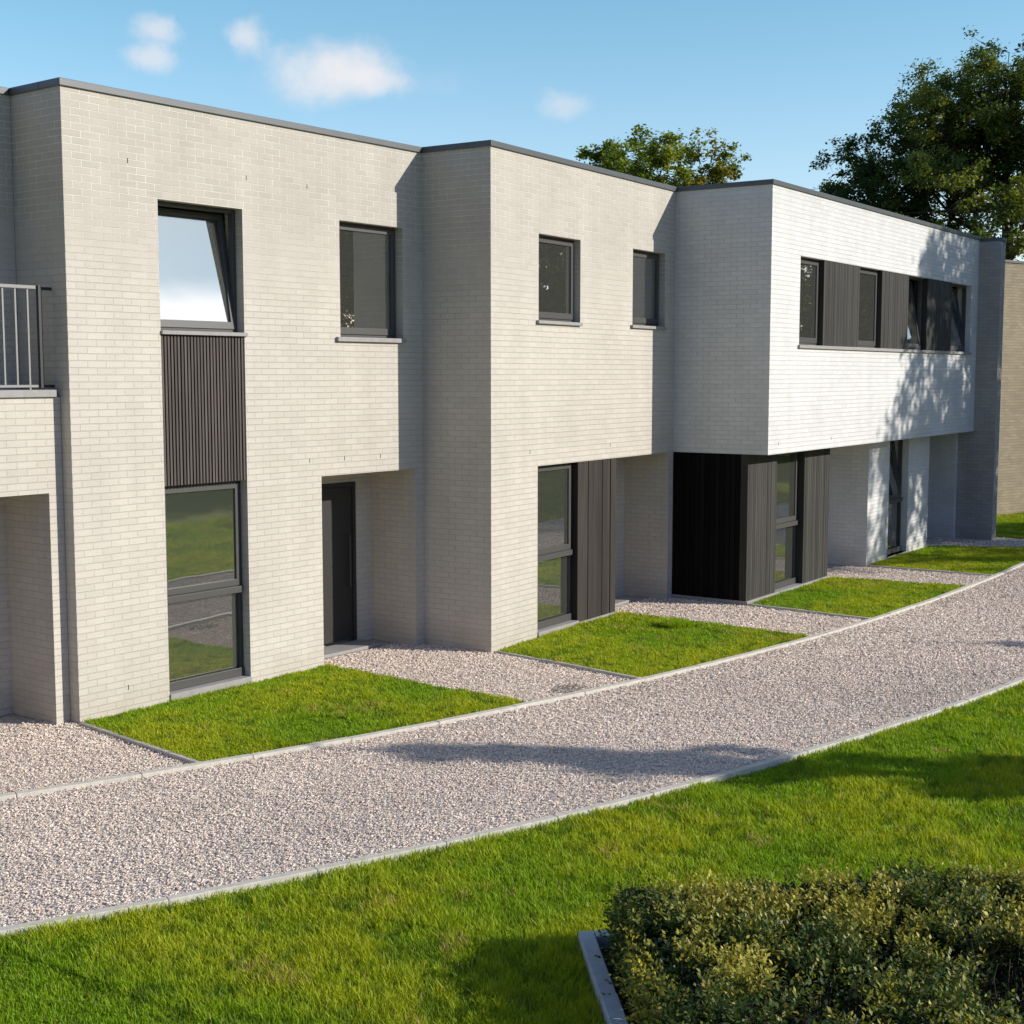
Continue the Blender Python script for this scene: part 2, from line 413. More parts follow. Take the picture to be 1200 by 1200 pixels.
# --- second house, one step forward
h2 = empty('terraced_house', (*c2, 0), 0)
tag(h2, 'middle warm white brick house with two small square upper windows and brown boards below', 'house', 'terraced brick houses')
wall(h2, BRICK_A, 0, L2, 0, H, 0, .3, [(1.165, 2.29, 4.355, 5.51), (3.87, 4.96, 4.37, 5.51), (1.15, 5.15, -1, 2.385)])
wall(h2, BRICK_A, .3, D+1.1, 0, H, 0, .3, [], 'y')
wall(h2, PLASTER, .3, L2+.0286*D-.02, 0, H, D-.3, D, [])
porch(h2, BRICK_A, 3.41, 5.15, .79, 2.385, .3, (3.62, 4.58))
rx2 = lambda y: L2+.0286*y-.012
slabs(h2, [(.3, .3), (rx2(.3), .3), (rx2(D-.3), D-.3), (.3, D-.3)],
      [(.3, .3), (3.31, .3), (3.31, .9), (rx2(.9), .9), (rx2(D-.3), D-.3), (.3, D-.3)])
window(h2, 1.165, 2.29, 4.355, 5.51, .10, sill_over=(.06, .0), sill_h=.045)
window(h2, 3.87, 4.96, 4.37, 5.51, .10, sill_over=(.06, .0), sill_h=.045)
window(h2, 1.15, 2.27, .09, 2.385, .11, transom=1.10, sill_over=(-.003, -.003), sill_proj=.02, sill_h=.085)
cladding(h2, 2.27, 3.408, .06, 2.383, .006, .142, WOOD_2, .024, .05, .29, seed=5, jitter=.18, relief=.016)
MB().box(2.272, 3.41, -.012, .28, 0, .058).build('plinth', SILL, h2, .004)
coping(h2, [(-.025, L2-.03, -.025, .33, H, H+.075), (-.025, .33, .331, D, H, H+.075)])
vents(h2, [(.95, 2.56), (3.2, 2.56), (4.7, 2.56)])

# --- double house with the projecting upper floor
h3 = empty('terraced_house', (*c3, 0), -A3)
tag(h3, 'bright white brick block with long upper window band overhanging a dark boarded ground floor', 'house', 'terraced brick houses')
ZO = 2.385; YG = .33
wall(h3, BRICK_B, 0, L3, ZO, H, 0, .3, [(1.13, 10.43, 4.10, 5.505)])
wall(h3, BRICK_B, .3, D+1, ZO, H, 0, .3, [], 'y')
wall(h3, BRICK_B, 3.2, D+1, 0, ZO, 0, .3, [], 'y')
wall(h3, PLASTER, .3, L3, 0, H, D+.7, D+1, [])
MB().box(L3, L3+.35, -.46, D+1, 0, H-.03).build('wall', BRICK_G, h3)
MB().box(.3, L3, .3, D+.7, ZO, 2.9).build('floor', PLASTER, h3)
MB().box(.3, L3, .3, D+.7, 5.85, 6.15).build('roof', ROOFM, h3)
MB().prism([(.1, .45), (3.3, .45), (3.3, 1.25), (5.44, 1.25), (5.44, .64), (8.83, .64), (8.83, 1.25), (L3, 1.25), (L3, D+.7), (.3, D+.7), (.1, 3)], -.1, .055).build('floor', FLOORM, h3)
# ground floor: boarded box, porch, brick bay, porch
cladding(h3, .0, 1.13, .07, ZO-.003, YG, .075, WOOD_3, .016, .10, .12, seed=8, jitter=.1)
cladding(h3, 2.27, 3.41, .07, ZO-.003, YG, .075, WOOD_3, .016, .10, .30, seed=9, jitter=.1)
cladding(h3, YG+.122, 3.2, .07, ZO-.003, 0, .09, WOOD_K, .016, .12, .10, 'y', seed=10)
MB().box(-.012, 3.42, YG-.03, YG+.12, 0, .068).build('plinth', SILL, h3, .004)
MB().box(-.012, .1, YG+.121, 3.2, 0, .068).build('plinth', SILL, h3, .004)
window(h3, 1.13, 2.27, .07, ZO-.004, YG+.12, transom=1.13, sill=False)
porch(h3, BRICK_B, 3.41, 5.34, 1.12, ZO-.002, YG+.301, (3.75, 4.7), left=True, right=False)
wall(h3, BRICK_B, 5.34, 8.93, 0, ZO-.002, YG, YG+.3, [(6.5, 7.63, .06, 2.5)])
MB().box(5.34, 5.44, YG+.3, 1.22, 0, ZO-.002).build('wall', BRICK_B, h3)
MB().box(8.83, 8.93, YG+.3, 1.12, 0, ZO-.002).build('wall', BRICK_B, h3)
window(h3, 6.5, 7.63, .06, ZO-.004, YG+.12, transom=1.13, sill=False, tilt=9)
MB().box(6.5, 7.63, YG+.0, YG+.14, .0, .06).build('sill', SILL, h3)
porch(h3, BRICK_B, 8.93, 10.75, 1.12, ZO-.002, YG+.3, (9.2, 10.15), left=False, right=False)
MB().box(10.75, L3-.001, YG, 1.22, 0, ZO-.002).build('wall', BRICK_B, h3)
# upper window band
for u0, u1, t in ((1.13, 2.15, 0), (3.79, 4.93, 0), (6.39, 7.51, 9.5), (9.11, 10.43, 9.5)):
    window(h3, u0, u1, 4.10, 5.503, .10, tilt=t, sill=False)
for k, (u0, u1) in enumerate(((2.15, 3.79), (4.93, 6.39), (7.51, 9.11))):
    cladding(h3, u0, u1, 4.102, 5.503, .008, .075, WOOD_3, .016, .10, .28, seed=20+k, jitter=.1)
MB().box(1.08, 10.45, -.04, .098, 4.045, 4.098).build('sill', SILL, h3, .004)
coping(h3, [(-.025, L3-.001, -.025, .33, H, H+.075), (-.025, .33, .331, D, H, H+.075), (L3, L3+.375, -.485, D, H-.03, H+.045)])
vents(h3, [(.4, 2.52), (2.6, 2.52), (4.8, 2.52), (7, 2.52)])

# --- house with the balcony at the left edge
h0 = empty('terraced_house', (*(c1 - n1*.16 - d1*5.5), 0), -A1)
tag(h0, 'warm white brick house at the left edge with a railed balcony above its dark porch', 'house', 'terraced brick houses')
W0 = 5.5
wall(h0, BRICK_A, 0, W0-.005, 0, 3.40, 0, .3, [(1.1, 2.3, .06, 2.42), (3.6, W0-.17, -1, 2.42)])
wall(h0, BRICK_A, 0, W0-.005, 3.40, H, .71, 1.01, [(3.3, 5.1, 3.5, 5.6)])
wall(h0, BRICK_A, .3, D, 0, 3.4, 0, .3, [], 'y')
wall(h0, BRICK_A, 1.01, D, 3.4, H, 0, .3, [], 'y')
wall(h0, PLASTER, .3, W0-.005, 0, H, D-.3, D, [])
MB().box(-.02, W0-.06, -.035, .709, 3.401, 3.475).build('balcony_slab', SILL, h0, .006)
porch(h0, BRICK_A, 3.6, W0-.17, .79, 2.42, .3, (3.9, 4.86))
MB().prism([(.3, .3), (W0-.01, .3), (W0-.01, D-.3), (.3, D-.3)], 2.62, 2.9).build('floor', PLASTER, h0)
MB().prism([(.3, .3), (3.5, .3), (3.5, .9), (W0-.01, .9), (W0-.01, D-.3), (.3, D-.3)], -.1, .055).build('floor', FLOORM, h0)
MB().prism([(.3, 1.01), (W0-.01, 1.01), (W0-.01, D-.3), (.3, D-.3)], 5.85, 6.15).build('roof', ROOFM, h0)
window(h0, 1.1, 2.3, .06, 2.42, .11, transom=1.15, sill_over=(0, 0), sill_proj=.0, sill_h=.05)
window(h0, 3.3, 5.1, 3.5, 5.6, .81, sill=False)
coping(h0, [(-.025, W0-.03, .685, 1.04, H, H+.075), (-.025, .33, 1.041, D, H, H+.075)])
rl = MB().box(.02, W0-.19, .085, .125, 4.49, 4.525).build('railing', STEEL, h0, .003)
MB().box(.02, W0-.19, .092, .118, 3.50, 3.525).build('bottom_rail', STEEL, rl)
k = W0-.28
while k > .05:
    MB().box(k-.009, k+.009, .096, .114, 3.526, 4.489).build('baluster', STEEL, rl); k -= .14
for k in (W0-.281, W0-1.681, W0-3.081, W0-4.481): MB().box(k-.007, k+.011, .0955, .1145, 3.476, 3.499).build('foot', STEEL, rl)
MB().box(W0-.165, W0-.125, .085, .125, 3.49, 4.53).build('end_post', STEELD, rl, .003)
for z in (3.495, 4.485): MB().box(W0-.124, W0-.002, .092, .118, z, z+.03).build('bracket', STEELD, rl)

# --- tan house beyond the end wall
pf = np.array([25.9, -2.33]); af = .38
h5 = empty('brick_house', (*pf, 0), -af)
tag(h5, 'tan brick house beyond the end wall at the right edge', 'house')
wall(h5, BRICK_T, 0, 9, 0, 6.42, 0, .3, [(3.2, 4.4, 4.0, 5.4), (6.0, 7.2, 4.0, 5.4), (3.2, 4.4, .06, 2.4)])
wall(h5, BRICK_T, .3, 8, 0, 6.42, 0, .3, [], 'y'); wall(h5, BRICK_T, .3, 8, 0, 6.42, 8.7, 9, [], 'y'); wall(h5, BRICK_T, .3, 8.7, 0, 6.42, 7.7, 8, [])
MB().box(.3, 8.7, .3, 7.7, 5.85, 6.15).build('roof', ROOFM, h5)
MB().box(.3, 8.7, .3, 7.7, 2.62, 2.9).build('floor', PLASTER, h5)
for a in ((3.2, 4.4, 4.0, 5.4), (6.0, 7.2, 4.0, 5.4)): window(h5, *a, .1)
window(h5, 3.2, 4.4, .06, 2.4, .1, transom=1.1, sill_over=(0, 0), sill_proj=.01)
coping(h5, [(-.025, 9.025, -.025, .33, 6.42, 6.49), (-.025, .33, .331, 8, 6.42, 6.49)])

# ------------------------------------------------------------------ GROUND
def sheet(name, poly, z, mat, label=None, thick=0.):
    mb = MB()
    if thick: mb.prism(poly, z-thick, z)
    else: mb.quad([(x, y, z) for x, y in poly])
    o = mb.build(name, mat); tag(o, label, kind='structure'); return o
sheet('ground', [(-400, -400), (600, -400), (600, 500), (-400, 500)], -.03, TURF)
kp = [-2.31984709e-04, 1.69616606e-02, -3.98308861e-01, -2.40999130]
kl = [-3.62926788e-04, 1.80402855e-02, -3.85159033e-01, -5.77590261]
def fP(x):
    if x > 21: return np.polyval(kp, 21.)
    if x < -4: return np.polyval(kp, -4.) + (x+4)*(-.55)
    return np.polyval(kp, x)
def fL(x):
    if x > 14: return np.polyval(kl, 14.) - .06*(x-14)
    if x < -5: return np.polyval(kl, -5.) + (x+5)*(-.59)
    return np.polyval(kl, x)
xs = [-14+.5*k for k in range(int(54/.5)+1)]
path_poly = [(x, fL(x)) for x in xs] + [(40, 6), (-14, 12)]
sheet('gravel_path', path_poly, -.004, GRAVEL)
def kerb(pts, w, z0, z1, mat=CONC, jitter=.004, unit=1.0):
    """edging laid as butted one metre concrete strips along a line"""
    P = [np.array(p, float) for p in pts]
    mb = MB(); rnd = random.Random(int(abs(P[0][0]*91+P[0][1]*17)))
    acc = 0; a = P[0]
    dens = []
    for p, q in zip(P, P[1:]):
        n = max(1, int(round(np.linalg.norm(q-p)/unit)))
        dens += [p+(q-p)*k/n for k in range(n)]
    dens.append(P[-1])
    L = [0]
    nrm = []
    for i in range(len(dens)):
        t = dens[min(i+1, len(dens)-1)]-dens[max(i-1, 0)]; t = t/np.linalg.norm(t); nrm.append(np.array([-t[1], t[0]]))
    for i in range(len(dens)-1):
        t = (dens[i+1]-dens[i]); t = t/np.linalg.norm(t)*.0025; dz = rnd.uniform(-jitter, jitter); of = rnd.uniform(-jitter, jitter)
        a0, a1 = dens[i]+t+nrm[i]*of, dens[i+1]-t+nrm[i]*of
        mb.prism([tuple(a0-nrm[i]*w/2), tuple(a1-nrm[i+1]*w/2), tuple(a1+nrm[i+1]*w/2), tuple(a0+nrm[i]*w/2)], z0, z1+dz, rnd.random())
    o = mb.build('kerb', mat, None, .006); tag(o, kind='structure'); return o
kx = [-14+1.0*k for k in range(55)]
kerb([(x, fP(x)) for x in kx], .085, -.08, .035)
kerb([(x, fL(x)) for x in kx], .075, -.08, .03)

# front lawns: wall side points, then path side points follow the kerb
def along(x0, x1, off, n=14):
    return [(x, fP(x)+off) for x in np.linspace(x0, x1, n)]
lawns = []
def front_lawn(a, xk0, xk1, b, mids=()):
    poly = [a] + along(xk0, xk1, .055) + [b] + list(mids)
    lawns.append(poly)
    sheet('lawn', poly, .012, TURF, thick=.08)
    kerb([a, (xk0-.02, fP(xk0)+.045)], .055, -.08, .035, unit=.9); kerb([(xk1+.01, fP(xk1)+.05), b], .055, -.08, .022, unit=.9)
front_lawn((-.02, -.07), -.43, 3.23, (3.56, -.37), [])
front_lawn((5.47, -1.63), 5.02, 8.66, (8.90, -1.60), [])
_g3 = lambda u, y: tuple(c3 + d3*u - n3*y)
front_lawn(_g3(.02, .28), 10.49, 14.50, _g3(3.45, .28), [])
front_lawn(_g3(5.40, .30), 16.08, 20.6, _g3(9.0, .30), [])
far_lawn = [(22.6, -4.0), (30, -5.0), (36, -5.2), (36, -4.9), (26.1, -2.5), (25, -2.2), (22.4, -2.6)]
far_lawn = [(22.3, -4.55), (23.0, -4.95), (28, -5.1), (34, -5.1), (34.4, -4.2), (25.8, -2.42), (23.0, -1.6), (22.4, -2.2)]
sheet('lawn', far_lawn, .012, TURF, thick=.08); lawns.append(far_lawn)

# hedge bed
ha = np.array([-.79, -.613]); hb = np.array([.625, -.78]); hc = np.array([-2.04, -7.17])
ha /= np.linalg.norm(ha); hb = np.array([-ha[1], ha[0]]); hb = hb if hb[0] > 0 else -hb
bed = [hc, hc+hb*5.6, hc+hb*5.6+ha*4.6, hc+ha*4.6]
sheet('soil', [tuple(p+ (ha+hb)*.03) for p in bed], -.012, SOIL)
def inset(p, a, b): return p+ha*a+hb*b
kerb([tuple(inset(hc, 4.6, .05)), tuple(inset(hc, .0, .05))], .10, -.1, .07, CONCB)
kerb([tuple(inset(hc, .05, .102)), tuple(inset(hc, .05, 5.5))], .10, -.1, .07, CONCB)

rng = np.random.default_rng(11)
def in_poly(x, y, poly):
    inside = np.zeros(len(x), bool); n = len(poly)
    for i in range(n):
        x0, y0 = poly[i]; x1, y1 = poly[(i+1) % n]
        if y0 == y1: continue
        c = ((y0 > y) != (y1 > y)) & (x < (x1-x0)*(y-y0)/(y1-y0)+x0); inside ^= c
    return inside
def vnoise(x, y, s, seed):
    """cheap smooth value noise"""
    r = np.random.default_rng(seed); G = r.random((64, 64)); u = x*s+1000; v = y*s+1000
    i = np.floor(u).astype(int); j = np.floor(v).astype(int); a = u-i; b = v-j; a = a*a*(3-2*a); b = b*b*(3-2*b)
    g = lambda p, q: G[p % 64, q % 64]
    return (g(i, j)*(1-a)+g(i+1, j)*a)*(1-b)+(g(i, j+1)*(1-a)+g(i+1, j+1)*a)*b
FW = np.array([math.sin(1.0005), math.cos(1.0005)])
def view_mask(x, y, half=27):
    dx, dy = x-CAM[0], y-CAM[1]; dist = np.hypot(dx, dy)
    ca = (dx*FW[0]+dy*FW[1])/np.maximum(dist, 1e-6)
    right = (dx*FW[1]-dy*FW[0]) > 0          # the open lawn is sown further round on the right
    return (ca > np.where(right, math.cos(R(44)), math.cos(R(half)))) & (dist > 4.6), dist

def blades(n_try, box, keep, z0, hmin, hmax, dens_ref, seed):
    r = np.random.default_rng(seed)
    x = r.uniform(box[0], box[1], n_try); y = r.uniform(box[2], box[3], n_try)
    k = keep(x, y); x, y = x[k], y[k]
    m, dist = view_mask(x, y)
    p = np.clip((dens_ref/np.maximum(dist, 4))**1.1, 0, 1)
    k = m & (r.random(len(x)) < p); x, y, dist = x[k], y[k], dist[k]
    n = len(x)
    big = vnoise(x, y, .9, 3); mid = vnoise(x, y, 3.1, 4); sm = vnoise(x, y, 9, 5)
    clump = .55*mid+.45*sm
    h = (hmin+(hmax-hmin)*r.random(n)**1.3)*(.55+.9*clump)*np.where(big < .22, .6, 1)
    wd = (.0022+.0022*r.random(n))*np.clip(dist/9, .9, 2.2)
    th = r.uniform(0, 2*math.pi, n); ln = h*r.uniform(.15, .9, n); ph = th+math.pi/2+r.normal(0, .5, n)
    bx, by = np.cos(th)*wd, np.sin(th)*wd
    lx, ly = np.cos(ph)*ln, np.sin(ph)*ln
    V = np.empty((n, 5, 3), np.float32)
    V[:, 0] = np.stack([x-bx, y-by, np.full(n, z0)], 1); V[:, 1] = np.stack([x+bx, y+by, np.full(n, z0)], 1)
    V[:, 2] = np.stack([x+bx*.8+lx*.35, y+by*.8+ly*.35, z0+h*.6], 1); V[:, 3] = np.stack([x-bx*.8+lx*.35, y-by*.8+ly*.35, z0+h*.6], 1)
    V[:, 4] = np.stack([x+lx, y+ly, z0+h], 1)
    b = (np.arange(n)*5)[:, None]
    tri = np.concatenate([b+np.array([0, 1, 2]), b+np.array([0, 2, 3]), b+np.array([3, 2, 4])], 0)
    t1 = np.array([.23, .385, .013]); t2 = np.array([.42, .47, .02]); t3 = np.array([.13, .23, .014]); dry = np.array([.46, .36, .13])
    w = np.clip(.5+1.7*(big-.5)+.8*(mid-.5)+r.normal(0, .22, n), 0, 1)[:, None]
    c = t1*(1-w)+t2*w
    dk = np.clip((.45-sm)*2.6, 0, 1)[:, None]*.85; c = c*(1-dk)+t3*dk
    isdry = (r.random(n) < np.where((vnoise(x, y, 2.3, 6) > .82) & (sm > .4), .45, .03))[:, None]; c = np.where(isdry, dry, c)
    C = np.repeat(c[:, None, :], 5, 1).astype(np.float32); C[:, 4] *= 1.12
    return V.reshape(-1, 3), tri, C.reshape(-1, 3)
def grass(name, parts, label):
    o = 0; V = []; F = []; C = []
    for v, f, c in parts: V.append(v); F.append(f+o); C.append(c); o += len(v)
    g = fast_mesh(name, np.concatenate(V), np.concatenate(F), np.concatenate(C), BLADE); tag(g, label, 'grass', kind='stuff'); return g
fLv = np.vectorize(fL); fPv = np.vectorize(fP)
def keep_big(x, y):
    s = (x-hc[0])*ha[0]+(y-hc[1])*ha[1]; t = (x-hc[0])*hb[0]+(y-hc[1])*hb[1]
    hedge = (s > -.01) & (t > -.01) & (s < 4.6) & (t < 5.6)
    return (y < fLv(x)-.05) & ~hedge
grass('grass', [blades(1750000, (-8, 9, -15.5, -3), keep_big, -.03, .03, .078, 9, 21), blades(1000000, (9, 34, -26, -7), keep_big, -.03, .03, .078, 11, 22)],
      'wide mown lawn of yellow green grass along the gravel path')
parts = []
for k, poly in enumerate(lawns):
    P = np.array(poly); bx = (P[:, 0].min(), P[:, 0].max(), P[:, 1].min(), P[:, 1].max()); area = (bx[1]-bx[0])*(bx[3]-bx[2])
    parts.append(blades(int(area*9000), bx, lambda x, y, P=poly: in_poly(x, y, P), .012, .024, .062, 14, 30+k))
# a coarse weed tuft on the second front lawn
parts.append(blades(3500, (8.0, 8.5, -3.1, -2.6), lambda x, y: np.hypot(x-8.25, y+2.85)/.22 < 1, .012, .06, .15, 14, 50))
grass('grass', parts, 'four clipped front lawns of short green grass against the houses')

def stones(name, n_try, box, keep, label, size, seed, dref):
    r = np.random.default_rng(seed); x = r.uniform(box[0], box[1], n_try); y = r.uniform(box[2], box[3], n_try)
    k = keep(x, y); x, y = x[k], y[k]; m, dist = view_mask(x, y)
    k = m & (r.random(len(x)) < np.clip((dref/np.maximum(dist, 4))**1.5, 0, 1)); x, y, dist = x[k], y[k], dist[k]; n = len(x)
    s = size*(.55+.75*r.random(n))*np.clip(dist/dref, 1, 1.6)
    q = np.array([[1, 0, 0], [0, 1, 0], [-1, 0, 0], [0, -1, 0], [0, 0, 1], [0, 0, -1]], float)
    base = q[None]*(1+r.uniform(-.35, .35, (n, 6, 1)))+r.uniform(-.3, .3, (n, 6, 3))
    base *= s[:, None, None]*.5*np.stack([r.uniform(.8, 1.5, n), r.uniform(.7, 1.1, n), r.uniform(.4, .75, n)], 1)[:, None, :]
    th = r.uniform(0, 6.283, n); cs, sn = np.cos(th)[:, None], np.sin(th)[:, None]
    X = base[..., 0]*cs-base[..., 1]*sn; Y = base[..., 0]*sn+base[..., 1]*cs
    tl = r.uniform(-.4, .4, n)[:, None]; Z = base[..., 2]*np.cos(tl)+X*np.sin(tl)
    V = np.stack([X+x[:, None], Y+y[:, None], Z+(.001+r.random(n)*.010)[:, None]], 2).reshape(-1, 3)
    F = np.array([[0, 1, 4], [1, 2, 4], [2, 3, 4], [3, 0, 4], [1, 0, 5], [2, 1, 5], [3, 2, 5], [0, 3, 5]])
    F = (np.arange(n)*6)[:, None, None]+F[None]
    pal = np.array([[.64, .54, .485], [.70, .615, .565], [.74, .69, .635], [.58, .485, .44], [.63, .575, .52], [.51, .455, .42], [.78, .735, .68], [.38, .34, .315], [.68, .56, .50]])
    c = pal[r.choice(9, n, p=[.18, .18, .15, .12, .12, .08, .08, .03, .06])]*np.array([1.22, 1.15, 1.03])*r.uniform(.85, 1.15, (n, 1))
    c = c*(.88+.26*vnoise(x, y, .7, 61)*.6+.26*vnoise(x, y, 2.6, 62)*.4)[:, None]
    st = np.hypot(x-4.15, (y+3.45)*1.6) < .26; c = np.where((st & (r.random(n) < .75))[:, None], c*.35, c)
    o = fast_mesh(name, V, F.reshape(-1, 3), np.repeat(c, 6, 0), STONE); tag(o, label, 'gravel', kind='stuff'); return o
stones('gravel', 860000, (-6, 24, -9.2, .5), lambda x, y: (y > fLv(x)+.045) & (y < fPv(x)-.05), 'pinkish grey crushed stone of the curving path', .0182, 41, 13)
lw = [np.array(p) for p in lawns]
def keep_fore(x, y):
    k = (y > fPv(x)+.05)
    for P in lawns: k &= ~in_poly(x, y, P)
    # keep clear of the houses
    def inside(c, d, n, u0, u1, y0): 
        u = (x-c[0])*d[0]+(y-c[1])*d[1]; v = -((x-c[0])*n[0]+(y-c[1])*n[1]); return (u > u0) & (u < u1) & (v > y0)
    k &= ~(inside(c1, d1, n1, 0, 3.54, 0) | inside(c1, d1, n1, 3.5, 5.5, .32) | inside(c2, d2, n2, 0, 3.41, 0) | inside(c2, d2, n2, 3.4, 5.4, .30)
           | inside(c3, d3, n3, 0, 3.41, .3) | inside(c3, d3, n3, 3.4, 5.35, .7) | inside(c3, d3, n3, 5.34, 8.93, .33) | inside(c3, d3, n3, 8.9, 11, .7)
           | inside(c1, d1, n1, -1.9, 0, .5) | inside(c1, d1, n1, -6, -1.9, .16))
    return k
stones('gravel', 640000, (-6, 24, -5.6, 1.2), keep_fore, 'pinkish crushed stone of the forecourts between the front lawns', .0182, 42, 14)

# ------------------------------------------------------------------ FOLIAGE
def leaf_quads(P, Nrm, size, r, aspect=.55):
    """bent diamond leaves at P"""
    n = len(P); Nrm = Nrm/np.linalg.norm(Nrm, axis=1, keepdims=True)
    a = r.normal(size=(n, 3)); a -= (a*Nrm).sum(1, keepdims=True)*Nrm; a /= np.linalg.norm(a, axis=1, keepdims=True); b = np.cross(Nrm, a)
    s = size[:, None]
    V = np.stack([P-a*s*.5, P+b*s*.5*aspect-Nrm*s*.07, P+a*s*.5-Nrm*s*.10, P-b*s*.5*aspect-Nrm*s*.07], 1)
    return V.reshape(-1, 3), np.arange(n*4).reshape(n, 4)
def tree(name, loc, seed, height, rad, base_h, n_clump, n_leaf, leaf, pal, label, cat='tree', group=None, clump_r=.8, shape='round', trunk_r=.28, lean=(0, 0), skew=None):
    r = np.random.default_rng(seed); rnd = random.Random(seed)
    t = empty(name, loc); tag(t, label, cat, group)
    cz = (height+base_h)/2; hz = (height-base_h)/2
    # clump centres in the envelope, biased to the shell
    cl = []
    while len(cl) < n_clump:
        v = r.normal(size=3); v /= np.linalg.norm(v); q = v*(r.random()**.42)
        k = 1.0
        if shape == 'cone': k = max(.12, .5-.5*q[2])
        p = np.array([q[0]*rad*k, q[1]*rad*k, cz+q[2]*hz])
        if shape == 'round': p[:2] *= 1+.10*math.sin(3*math.atan2(p[1], p[0])+seed)+.12*math.sin(5*q[2]+seed)
        if skew is not None: p[:2] += np.array(skew)*(p[2]-cz)/hz
        cl.append(p)
    cl = np.array(cl)
    mb = MB()
    # trunk
    nz = 8; tr = []
    top = height*(.86 if shape != 'cone' else .93)
    for k in range(nz+1):
        f = k/nz; tr.append(np.array([lean[0]*f+r.normal(0, .03*rad)*(f > .15), lean[1]*f+r.normal(0, .03*rad)*(f > .15), top*f-.15*(k == 0)]))
    rr = [trunk_r*(1.35 if k == 0 else 1)*(1-.9*k/nz)+.012 for k in range(nz+1)]
    mb.tube(tr, rr, 9)
    tr = np.array(tr)
    # limbs: clumps grouped round seeds
    nl = max(5, n_clump//9); seeds = cl[r.choice(len(cl), nl, replace=False)]
    grp = np.argmin(((cl[:, None]-seeds[None])**2).sum(2), 1)
    def trunk_at(z):
        f = np.clip(z/top*nz, 0, nz-.001); i = int(f); return tr[i]+(tr[i+1]-tr[i])*(f-i), rr[i]
    for g in range(nl):
        mem = cl[grp == g]
        if not len(mem): continue
        ctr = mem.mean(0); hd = np.hypot(ctr[0], ctr[1])
        p0, r0 = trunk_at(max(base_h*.75, min(ctr[2]-.55*hd-.2, top*.95)))
        hub = p0+(ctr-p0)*.62; mid = (p0+hub)/2+np.array([0, 0, -.06*hd])+r.normal(0, .05*rad, 3)
        mb.tube([p0, mid, hub], [r0*.55+.01, r0*.4+.008, r0*.28+.007], 6)
        for c in mem:
            m2 = (hub+c)/2+r.normal(0, .08*rad, 3)*.6+np.array([0, 0, .04*rad])
            mb.tube([hub, m2, c], [r0*.2+.006, r0*.12+.006, .006], 5)
            for q in range(3):
                e = c+r.normal(0, clump_r*.55, 3); mb.tube([m2*.4+c*.6, (c+e)/2, e], [.012, .009, .004], 4)
    mb.build('trunk', BARK, t)
    # leaves
    w = r.uniform(.5, 1.5, n_clump); w /= w.sum(); idx = r.choice(n_clump, n_leaf, p=w)
    sub = cl[:, None]+r.normal(0, clump_r*.55, (n_clump, 7, 3))*np.array([1, 1, .7])
    P = sub[idx, r.integers(0, 7, n_leaf)]+r.normal(0, clump_r*.24, (n_leaf, 3))*np.array([1, 1, .75])
    k = P[:, 2] > base_h*.8; P, idx = P[k], idx[k]; n = len(P)
    out = P-np.array([0, 0, cz*.8]); out /= np.linalg.norm(out, axis=1, keepdims=True)
    N = out*.6+np.array([0, 0, .55])+r.normal(0, .55, (n, 3))
    V, F = leaf_quads(P, N, leaf*r.uniform(.6, 1.35, n), r, .62)
    pal = np.array(pal, float); ck = r.random(n_clump)
    m = np.clip(ck[idx]+r.normal(0, .16, n), 0, 1)*(len(pal)-1); i0 = np.minimum(m.astype(int), len(pal)-2); fr = (m-i0)[:, None]
    C = (pal[i0]*(1-fr)+pal[i0+1]*fr)*r.uniform(.75, 1.25, (n, 1))
    fast_mesh('crown', V, F, np.repeat(C, 4, 0), LEAF, t)
    return t
def copy_tree(o, loc, rz, sc, label):
    c = o.copy(); col.objects.link(c); c.location = loc; c.rotation_euler = (0, 0, rz); c.scale = (sc, sc, sc); c['label'] = label
    for ch in list(o.children):
        k = ch.copy(); col.objects.link(k); k.parent = c
    return c
OAK = [(.045, .075, .020), (.075, .115, .025), (.115, .16, .03), (.22, .24, .04)]
LIME = [(.11, .165, .022), (.18, .245, .03), (.26, .32, .04), (.32, .34, .046)]
GOLD = [(.14, .18, .022), (.20, .24, .03), (.26, .26, .036), (.30, .25, .04)]
def at_px(px, dist, z=0.):
    """site point on the sight line of a photo column, at a ground distance (used for far trees only)"""
    b = 1.0005+math.atan((px-600)/1632.8/math.cos(.0989)); return (CAM[0]+math.sin(b)*dist, CAM[1]+math.cos(b)*dist, z)
G = 'trees behind the terrace'
tree('oak_tree', at_px(1168, 52), 5, 15.9, 4.9, 8.0, 180, 105000, .125, OAK[1:], 'tall dark green oak rising over the roof of the overhanging block', group=G, clump_r=.62, trunk_r=.42, skew=(1.5, -1.1))
tree('oak_tree', at_px(1040, 54), 6, 12.9, 3.1, 7.6, 90, 42000, .125, OAK[:3], 'low dark tree left of the tall oak, just over the roof edge', group=G, clump_r=.55, trunk_r=.25, skew=(.5, -.4))
tree('lime_tree', at_px(752, 50), 9, 12.3, 2.1, 7.6, 84, 34000, .125, LIME, 'rounded light green tree above the middle house roof', group=G, clump_r=.48, trunk_r=.2)
tree('lime_tree', at_px(700, 51), 12, 11.8, .95, 8.5, 34, 13000, .125, LIME, 'small green crown at the left shoulder of the rounded light tree', group=G, clump_r=.38, trunk_r=.14)
tree('ash_tree', at_px(822, 48), 10, 11.5, 1.15, 7.6, 56, 18000, .125, GOLD, 'yellowing tree beside the light green one above the roof step', group=G, clump_r=.40, trunk_r=.16)
tree('ash_tree', at_px(1212, 44), 14, 9.3, 2.1, 3.2, 44, 18000, .13, OAK[1:], 'smaller green tree behind the tan house at the right edge', group=G, clump_r=.55, trunk_r=.16)

